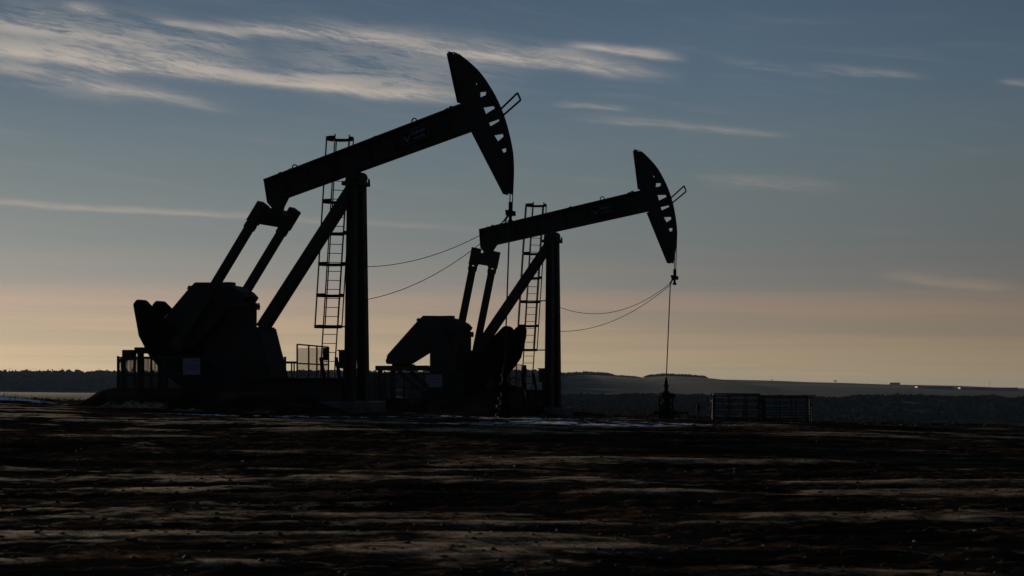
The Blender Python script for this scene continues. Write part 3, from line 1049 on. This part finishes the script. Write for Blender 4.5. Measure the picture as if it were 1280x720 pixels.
# ------------------------------------------------------------------ wire-mesh guards
def diamond(m_, p0, ex_, ez_, w, h, pitch=.085, t=.012):
    """expanded-metal strands clipped to a w x h rectangle"""
    for sgn in (1, -1):
        k = -h
        while k < w:
            a0, a1 = max(0, k), min(w, k + h)
            if a1 > a0 + .01:
                u0, u1 = a0, a1
                v0, v1 = a0 - k, a1 - k
                if sgn < 0:
                    v0, v1 = h - v0, h - v1
                A = p0 + ex_ * u0 + ez_ * v0
                Bq = p0 + ex_ * u1 + ez_ * v1
                m_.bar(A, Bq, t, t)
            k += pitch

def fence_run(root, pts, z0, z1, step, mesh_step=.085, mid=True):
    """posts, rails and mesh along a local polyline"""
    z0v = Vector((0, 0, 1))
    for a, b in zip(pts[:-1], pts[1:]):
        a, b = Vector((*a, 0)), Vector((*b, 0))
        L = (b - a).length
        e = (b - a).normalized()
        n = max(1, round(L / step))
        for i in range(n + (1 if b == Vector((*pts[-1], 0)) else 0)):
            p = a + e * (L * i / n)
            MB().box(p.x - .03, p.x + .03, p.y - .03, p.y + .03, z0 - .15, z1 + .02).build('post', M['paint'], root)
        for z in ([z0 + .06, z1 - .03] + ([(z0 + z1) / 2] if mid else [])):
            MB().bar(a + Vector((0, 0, z)), b + Vector((0, 0, z)), .045, .05).build('rail', M['paint'], root)
        m_ = MB()
        diamond(m_, a + Vector((0, 0, z0 + .08)), e, z0v, L, z1 - z0 - .14, mesh_step)
        tag(m_.build('mesh_infill', M['galv'], root), kind='stuff')

def guard_fence(J, label, sign_x, group):
    root = empty('guard_fence', J, ROT)
    tag(root, label, 'fence', group)
    fence_run(root, [(-3.6, -1.55), (-8.45, -1.55), (-8.45, 1.55), (-3.6, 1.55)], .70, 1.98, .95)
    # notice board wired to the near side
    y = -1.60
    sgn = MB().box(sign_x, sign_x + .68, y - .012, y, 1.34, 1.90).build('notice_board', M['white'], root)
    def strip(x0, x1, z0, z1, m_):
        MB().box(sign_x + x0, sign_x + x1, y - .017, y - .0125, 1.34 + z0, 1.34 + z1).build('printed_strip', m_, sgn)
    strip(.12, .64, .02, .12, M['sky_blue'])
    for k, (a, b) in enumerate(((.14, .60), (.14, .56), (.14, .62))):
        strip(a, b, .18 + .075 * k, .22 + .075 * k, M['blue'])
    strip(.36, .44, .44, .52, M['grey'])
    strip(.48, .60, .44, .52, M['grey'])
    for k in range(3):
        strip(.03, .09, .08 + .13 * k, .15 + .13 * k, M['grey'])
    return root

guard_fence(J1, 'grey wire-mesh guard fence round the motor of the pumpjack with rearward counterweights', -5.80, 'motor guard fences')
guard_fence(J2, 'grey wire-mesh guard fence round the motor of the pumpjack with forward counterweights', -5.30, 'motor guard fences')

def ladder_guard(J, label):
    root = empty('ladder_guard', J, ROT)
    tag(root, label, 'guard', 'mesh guards beside the ladders')
    y = 1.62
    x0, x1 = -3.16, -1.92
    t0, t1 = 2.43, 2.32
    for x, t in ((x0, t0), (x0 + .46, t0 - .04), (x0 + .78, t0 - .07), (x1, t1)):
        MB().box(x - .022, x + .022, y - .022, y + .022, 1.236, t).build('post', M['paint'], root)
    MB().bar((x0, y, t0), (x1, y, t1), .05, .05).build('rail', M['paint'], root)
    MB().bar((x0, y, 1.76), (x1, y, 1.70), .045, .05).build('rail', M['paint'], root)
    MB().bar((-4.2, y, 1.80), (x0, y, 1.79), .06, .08).build('rail', M['paint'], root)
    for x in (-3.38, -3.28, -4.15):
        MB().box(x - .02, x + .02, y - .02, y + .02, 1.0, 1.76).build('post', M['paint'], root)
    m_ = MB()
    diamond(m_, Vector((x0, y, 1.27)), Vector((1, 0, 0)), Vector((0, 0, 1)), x1 - x0, 1.03, .06, .009)
    tag(m_.build('mesh_infill', M['galv'], root), kind='stuff')
    MB().box(x1 - .20, x1 - .01, y - .05, y - .03, 1.86, 2.30).build('plate', M['paint'], root)
    return root

ladder_guard(J1, 'tilted mesh guard panel at the ladder foot of the pumpjack with rearward counterweights')
ladder_guard(J2, 'mesh guard panel at the ladder foot of the pumpjack with forward counterweights')

# electrical box on its own post behind the first motor
eb = empty('electrical_box', (J1[0] + .26 * math.cos(PH), J1[1] - .26 * math.sin(PH), J1[2]), ROT)
tag(eb, 'dark electrical box on a post at the motor end of the left guard fence', 'electrical box')
MB().box(-8.92, -8.80, -1.06, -.94, -.1, 1.98).build('post', M['paint'], eb)
MB().box(-8.75, -8.35, -1.25, -.95, 1.86, 2.22).build('cabinet', M['paint'], eb)
MB().box(-8.98, -8.76, -1.12, -.9, 1.78, 1.92).box(-9.02, -8.98, -1.05, -.98, 1.80, 1.88).build('junction', M['paint'], eb)
MB().bar((-8.88, -1.0, 1.96), (-8.36, -1.0, 2.03), .03, .05).build('arm', M['paint'], eb)
MB().tube([(-8.86, -1, 1.95), (-8.84, -1, 2.1), (-8.82, -1, 2.22)], .018, 6).build('whip', M['paint'], eb)
MB().tube([(-8.42, -1, 1.86), (-8.43, -1, 1.6), (-8.52, -1, 1.48)], .03, 6).build('conduit', M['paint'], eb)

# ------------------------------------------------------------------ wellheads
def wellhead(J, lx, top_lx, rod_top, label, guard, flow):
    base = Matrix.Translation(J) @ Matrix.Rotation(ROT, 4, 'Z')
    p = base @ Vector((lx, 0, 0))
    g = z_at(p.x, p.y)
    root = empty('wellhead', (p.x, p.y, g), ROT)
    tag(root, label, 'wellhead', 'wellheads under the horseheads')
    I = M['iron']
    s = MB()
    s.lathe([(.20, -.2), (.20, .12), (.30, .12), (.30, .20), (.19, .21), (.19, .40), (.28, .40), (.28, .48), (.15, .50), (.15, .66), (.22, .66), (.22, .74), (.12, .75), (.12, .92)], n=18)
    s.build('casing_head', I, root)
    b = MB()
    b.box(-.13, .13, -.13, .13, .90, 1.16)
    b.lathe([(.15, 1.16), (.15, 1.21), (.085, 1.22), (.085, 1.42), (.12, 1.43), (.12, 1.50), (.07, 1.51), (.07, 1.66), (.045, 1.70), (.045, 1.80)], n=14)
    b.build('stuffing_box', I, root)
    for sx in ((-1, 1) if flow else (1,)):
        v = MB().tube([(.1 * sx, 0, 1.03), (.42 * sx, 0, 1.03)], .055, 10)
        v.box(min(.2 * sx, .32 * sx), max(.2 * sx, .32 * sx), -.1, .1, .94, 1.12)
        v.build('side_outlet', I, root)
        w = MB().tube([(.26 * sx + .11 * math.cos(t), -.17, 1.03 + .11 * math.sin(t)) for t in np.linspace(0, 2 * math.pi, 15)[:-1]], .013, 6, closed=True)
        w.tube([(.26 * sx, -.05, 1.03), (.26 * sx, -.17, 1.03)], .015, 6).bar((.26 * sx - .11, -.17, 1.03), (.26 * sx + .11, -.17, 1.03), .015, .015)
        w.build('hand_wheel', I, root)
    v = MB().tube([(-.19, 0, .30), (-.55, 0, .30)], .05, 8).tube([(.19, 0, .30), (.5, 0, .30)], .05, 8)
    v.lathe([(.10, -.05), (.10, .05)], (-.45, 0, .30), 'x', 10).lathe([(.10, -.05), (.10, .05)], (.42, 0, .30), 'x', 10)
    v.build('casing_valve', I, root)
    # polished rod, slightly out of plumb
    MB().tube([(0, 0, 1.6), (top_lx - lx, 0, rod_top + J[2] - g)], .026, 8).build('polished_rod', M['rod'], root)
    if flow:
        f = MB().tube([(.42, 0, 1.03), (.66, 0, 1.03), (.74, 0, .96), (.80, .0, .72), (.92, 0, .42), (1.0, 0, .34), (1.25, 0, .30), (1.45, .1, .16), (1.5, .2, -.2)], .045, 10)
        f.build('flow_line', I, root)
        f = MB().tube([(-.42, 0, 1.03), (-.46, .05, .98), (-.46, .25, .6), (-.1, .5, .35), (.5, .5, .28), (1.1, .4, .25)], .035, 8)
        f.build('bleed_line', I, root)
        f = MB().lathe([(.13, -.16), (.13, .16)], (1.12, -.05, .33), 'x', 12).lathe([(.17, -.2), (.17, -.16)], (1.12, -.05, .33), 'x', 12).lathe([(.17, .16), (.17, .2)], (1.12, -.05, .33), 'x', 12)
        f.tube([(1.12, -.05, .4), (1.12, -.05, .72)], .025, 6).box(1.04, 1.20, -.10, 0, .70, .76)
        f.build('check_valve', I, root)
        f = MB().tube([(.64, .1, 1.0), (.66, .1, .2)], .03, 6).tube([(1.3, .15, .62), (1.3, .15, -.1)], .03, 6).tube([(.66, .1, .60), (1.3, .15, .60)], .025, 6)
        f.build('pipe_support', I, root)
        MB().lathe([(.085, 0), (.085, .16), (.05, .19)], (1.42, -.2, .02), 'z', 10).build('gauge', M['galv'], root)
    if guard:
        for x in (-.22, .22):
            for y in (-.22, .22):
                MB().box(x - .025, x + .025, y - .025, y + .025, -.15, 1.0).build('guard_post', I, root)
        for z in (.35, .65, .97):
            for y in (-.22, .22):
                MB().bar((-.24, y, z), (.24, y, z), .03, .04).build('guard_rail', I, root)
        m_ = MB()
        diamond(m_, Vector((-.22, -.24, .0)), Vector((1, 0, 0)), Vector((0, 0, 1)), .44, .62, .05, .016)
        tag(m_.build('guard_mesh', I, root), kind='stuff')
        q = MB().tube([(.22, 0, .3), (.9, .1, .28), (1.1, .1, -.2)], .04, 8)
        q.build('flow_line', I, root)
    return root

wellhead(J1, 5.38, 5.56, 6.40, 'wellhead with bent flow line under the pumpjack with rearward counterweights', False, True)
wellhead(J2, 5.20, 5.39, 5.85, 'slim caged wellhead under the pumpjack with forward counterweights', True, False)

# slim riser pipe with a valve beside the second wellhead
rp = base = Matrix.Translation(J2) @ Matrix.Rotation(ROT, 4, 'Z') @ Vector((6.0, 2.2, 0))
rz_ = z_at(rp.x, rp.y)
riser = empty('riser_pipe', (rp.x, rp.y, rz_))
tag(riser, 'short upright riser pipe with a valve beside the caged wellhead', 'pipe')
MB().tube([(0, 0, -.2), (0, 0, .75)], .035, 8).build('pipe', M['iron'], riser)
MB().lathe([(.07, .45), (.09, .5), (.09, .62), (.07, .67)], n=10).build('valve', M['iron'], riser)
MB().tube([(.1 * math.cos(t), .1 * math.sin(t), .76) for t in np.linspace(0, 2 * math.pi, 13)[:-1]], .015, 6, closed=True).build('hand_wheel', M['iron'], riser)

# ------------------------------------------------------------------ pipe corral panels
def corral_panel(a, b, hgt, rails, label):
    a, b = Vector(a), Vector(b)
    z0 = min(z_at(a.x, a.y), z_at(b.x, b.y)) - .06
    e = b - a
    L = e.length
    root = empty('corral_panel', (a.x, a.y, z0), math.atan2(e.y, e.x))
    root.rotation_euler = (R(rnd.uniform(-2.5, 2.5)), R(rnd.uniform(-.9, .9)), root.rotation_euler[2] + R(rnd.uniform(-2, 2)))
    tag(root, label, 'fence panel', 'pipe corral panels of the pen')
    for x in (0, .09, L * .34, L * .67, L - .09, L):
        MB().tube([(x, 0, -.25), (x, 0, hgt + .02)], .032, 8).build('post', M['pipe'], root)
    for k in range(rails):
        z = .18 + (hgt - .2) * k / (rails - 1)
        MB().tube([(.0, 0, z), (L, 0, z)], .03 if k < rails - 1 else .04, 6).build('rail', M['pipe'], root)
    MB().box(-.05, .05, -.05, .05, hgt * .7, hgt * .7 + .09).build('latch', M['pipe'], root)
    return root

c00 = Vector((10.30, 94.2)); exv = Vector((2.62, .55)); eyv = Vector((.22, 2.7))
P_ = lambda i, j: (lambda v: (v.x, v.y, 0))(c00 + exv * i + eyv * j)
pen = [((0, 0), (1, 0), 1.46, 'front pipe panel of the pen at its wellhead-side corner'),
       ((1, 0), (2, 0), 1.40, 'front pipe panel of the pen at the corner away from the wellheads'),
       ((0, 1), (1, 1), 1.46, 'rear pipe panel of the pen on its wellhead side'),
       ((1, 1), (2, 1), 1.40, 'rear pipe panel of the pen away from the wellheads'),
       ((0, 0), (0, 1), 1.46, 'end pipe panel closing the pen on its wellhead side'),
       ((2, 0), (2, 1), 1.38, 'end pipe panel closing the pen away from the wellheads'),
       ((1, 0), (1, 1), 1.40, 'pipe panel dividing the pen across its middle')]
for (a, b, h, lb) in pen:
    corral_panel(P_(*a), P_(*b), h, 5, lb)

# ------------------------------------------------------------------ loose stones, ice lumps and dry grass
def scatter_rocks(name, n, xr, yr, size, m_, label, seed, dens=None):
    rnd = np.random.default_rng(seed)
    y = yr[0] * (yr[1] / yr[0]) ** rnd.random(n)
    x = (rnd.random(n) * 2 - 1) * (xr + y * .30)
    if dens:
        keep = dens(x, y)
        x, y = x[keep], y[keep]
    z = hfun(x, y)
    t = (1 + 5 ** .5) / 2
    ico = np.array([(-1, t, 0), (1, t, 0), (-1, -t, 0), (1, -t, 0), (0, -1, t), (0, 1, t), (0, -1, -t), (0, 1, -t), (t, 0, -1), (t, 0, 1), (-t, 0, -1), (-t, 0, 1)]) / 1.9
    tri = np.array([(0, 11, 5), (0, 5, 1), (0, 1, 7), (0, 7, 10), (0, 10, 11), (1, 5, 9), (5, 11, 4), (11, 10, 2), (10, 7, 6), (7, 1, 8), (3, 9, 4), (3, 4, 2), (3, 2, 6), (3, 6, 8), (3, 8, 9), (4, 9, 5), (2, 4, 11), (6, 2, 10), (8, 6, 7), (9, 8, 1)])
    N = len(x)
    s = size[0] + (size[1] - size[0]) * rnd.random(N) ** 3
    v = ico[None] * (1 + .55 * (rnd.random((N, 12, 3)) - .5)) * (s[:, None, None] * np.array([1.25, 1., .6]))
    a = rnd.random(N) * 6.28
    ca, sa = np.cos(a)[:, None], np.sin(a)[:, None]
    v = np.stack([v[..., 0] * ca - v[..., 1] * sa, v[..., 0] * sa + v[..., 1] * ca, v[..., 2]], -1)
    v += np.stack([x, y, z + s * .12], -1)[:, None]
    F = (tri[None] + (np.arange(N) * 12)[:, None, None]).reshape(-1, 3)
    me_ = bpy.data.meshes.new(name)
    me_.from_pydata(v.reshape(-1, 3).tolist(), [], F.tolist())
    me_.materials.append(m_)
    o = bpy.data.objects.new(name, me_)
    col.objects.link(o)
    tag(o, label, kind='stuff')

M['clod'] = mat('clod_soil', (.03, .021, .015), .95, .05, 0, 4., .4, 25, (.06, .043, .03))
M['ice'] = mat('ice_lump', (.72, .76, .82), .45, .4)
scatter_rocks('dirt_clods', 6000, 1.5, (11, 75), (.006, .035), M['clod'], 'loose clods of dirt strewn over the pad', 21)
scatter_rocks('rim_stones', 3200, 22, (93, 104), (.03, .14), M['rock'], 'broken stones along the rim of the pad', 22)
scatter_rocks('ice_lumps', 70, 1.5, (14, 75), (.008, .02), M['ice'], 'scattered lumps of ice and frozen snow on the dirt', 23)

def grass(name, n, label, seed):
    rnd = np.random.default_rng(seed)
    y = np.where(rnd.random(n) < .8, rnd.uniform(97, 108, n), rnd.uniform(80, 97, n))
    x = rnd.uniform(-34, 36, n)
    keep = ~((vnoise(x * .2, y * .2, 77) < -.05) | ((y < 97) & (x > -16) & (x < 20)))
    x, y = x[keep], y[keep]
    z = hfun(x, y)
    N = len(x)
    a, h, lean = rnd.uniform(0, 6.28, (N, 7)), rnd.uniform(.12, .34, (N, 7)), rnd.uniform(0, .16, (N, 7))
    bx_, by_ = x[:, None] + rnd.normal(size=(N, 7)) * .1, y[:, None] + rnd.normal(size=(N, 7)) * .1
    zz_ = np.repeat(z[:, None], 7, 1)
    V = np.stack([np.stack([bx_ - .012, by_, zz_ - .02], -1), np.stack([bx_ + .012, by_, zz_ - .02], -1),
                  np.stack([bx_ + np.cos(a) * lean, by_ + np.sin(a) * lean, zz_ + h], -1)], 2).reshape(-1, 3).tolist()
    F = np.arange(len(V)).reshape(-1, 3).tolist()
    me_ = bpy.data.meshes.new(name)
    me_.from_pydata(V, [], F)
    me_.materials.append(M['grass'])
    o = bpy.data.objects.new(name, me_)
    col.objects.link(o)
    tag(o, label, kind='stuff')
grass('dry_grass', 3000, 'dry grass along the rim of the pad', 31)

# ------------------------------------------------------------------ air
mh = bpy.data.materials.new('haze_air')
mh.use_nodes = True
mh.node_tree.nodes.clear()
pvn = mh.node_tree.nodes.new('ShaderNodeVolumePrincipled')
pvn.inputs['Color'].default_value = (.45, .68, 1.0, 1)
pvn.inputs['Density'].default_value = .00003
pvn.inputs['Anisotropy'].default_value = 0.
ov = mh.node_tree.nodes.new('ShaderNodeOutputMaterial')
mh.node_tree.links.new(pvn.outputs[0], ov.inputs['Volume'])
hz_ = MB().box(-6500, 6500, -600, 9800, -26, 48).build('haze', mh)
tag(hz_, 'thin evening haze lying over the valley', kind='stuff')
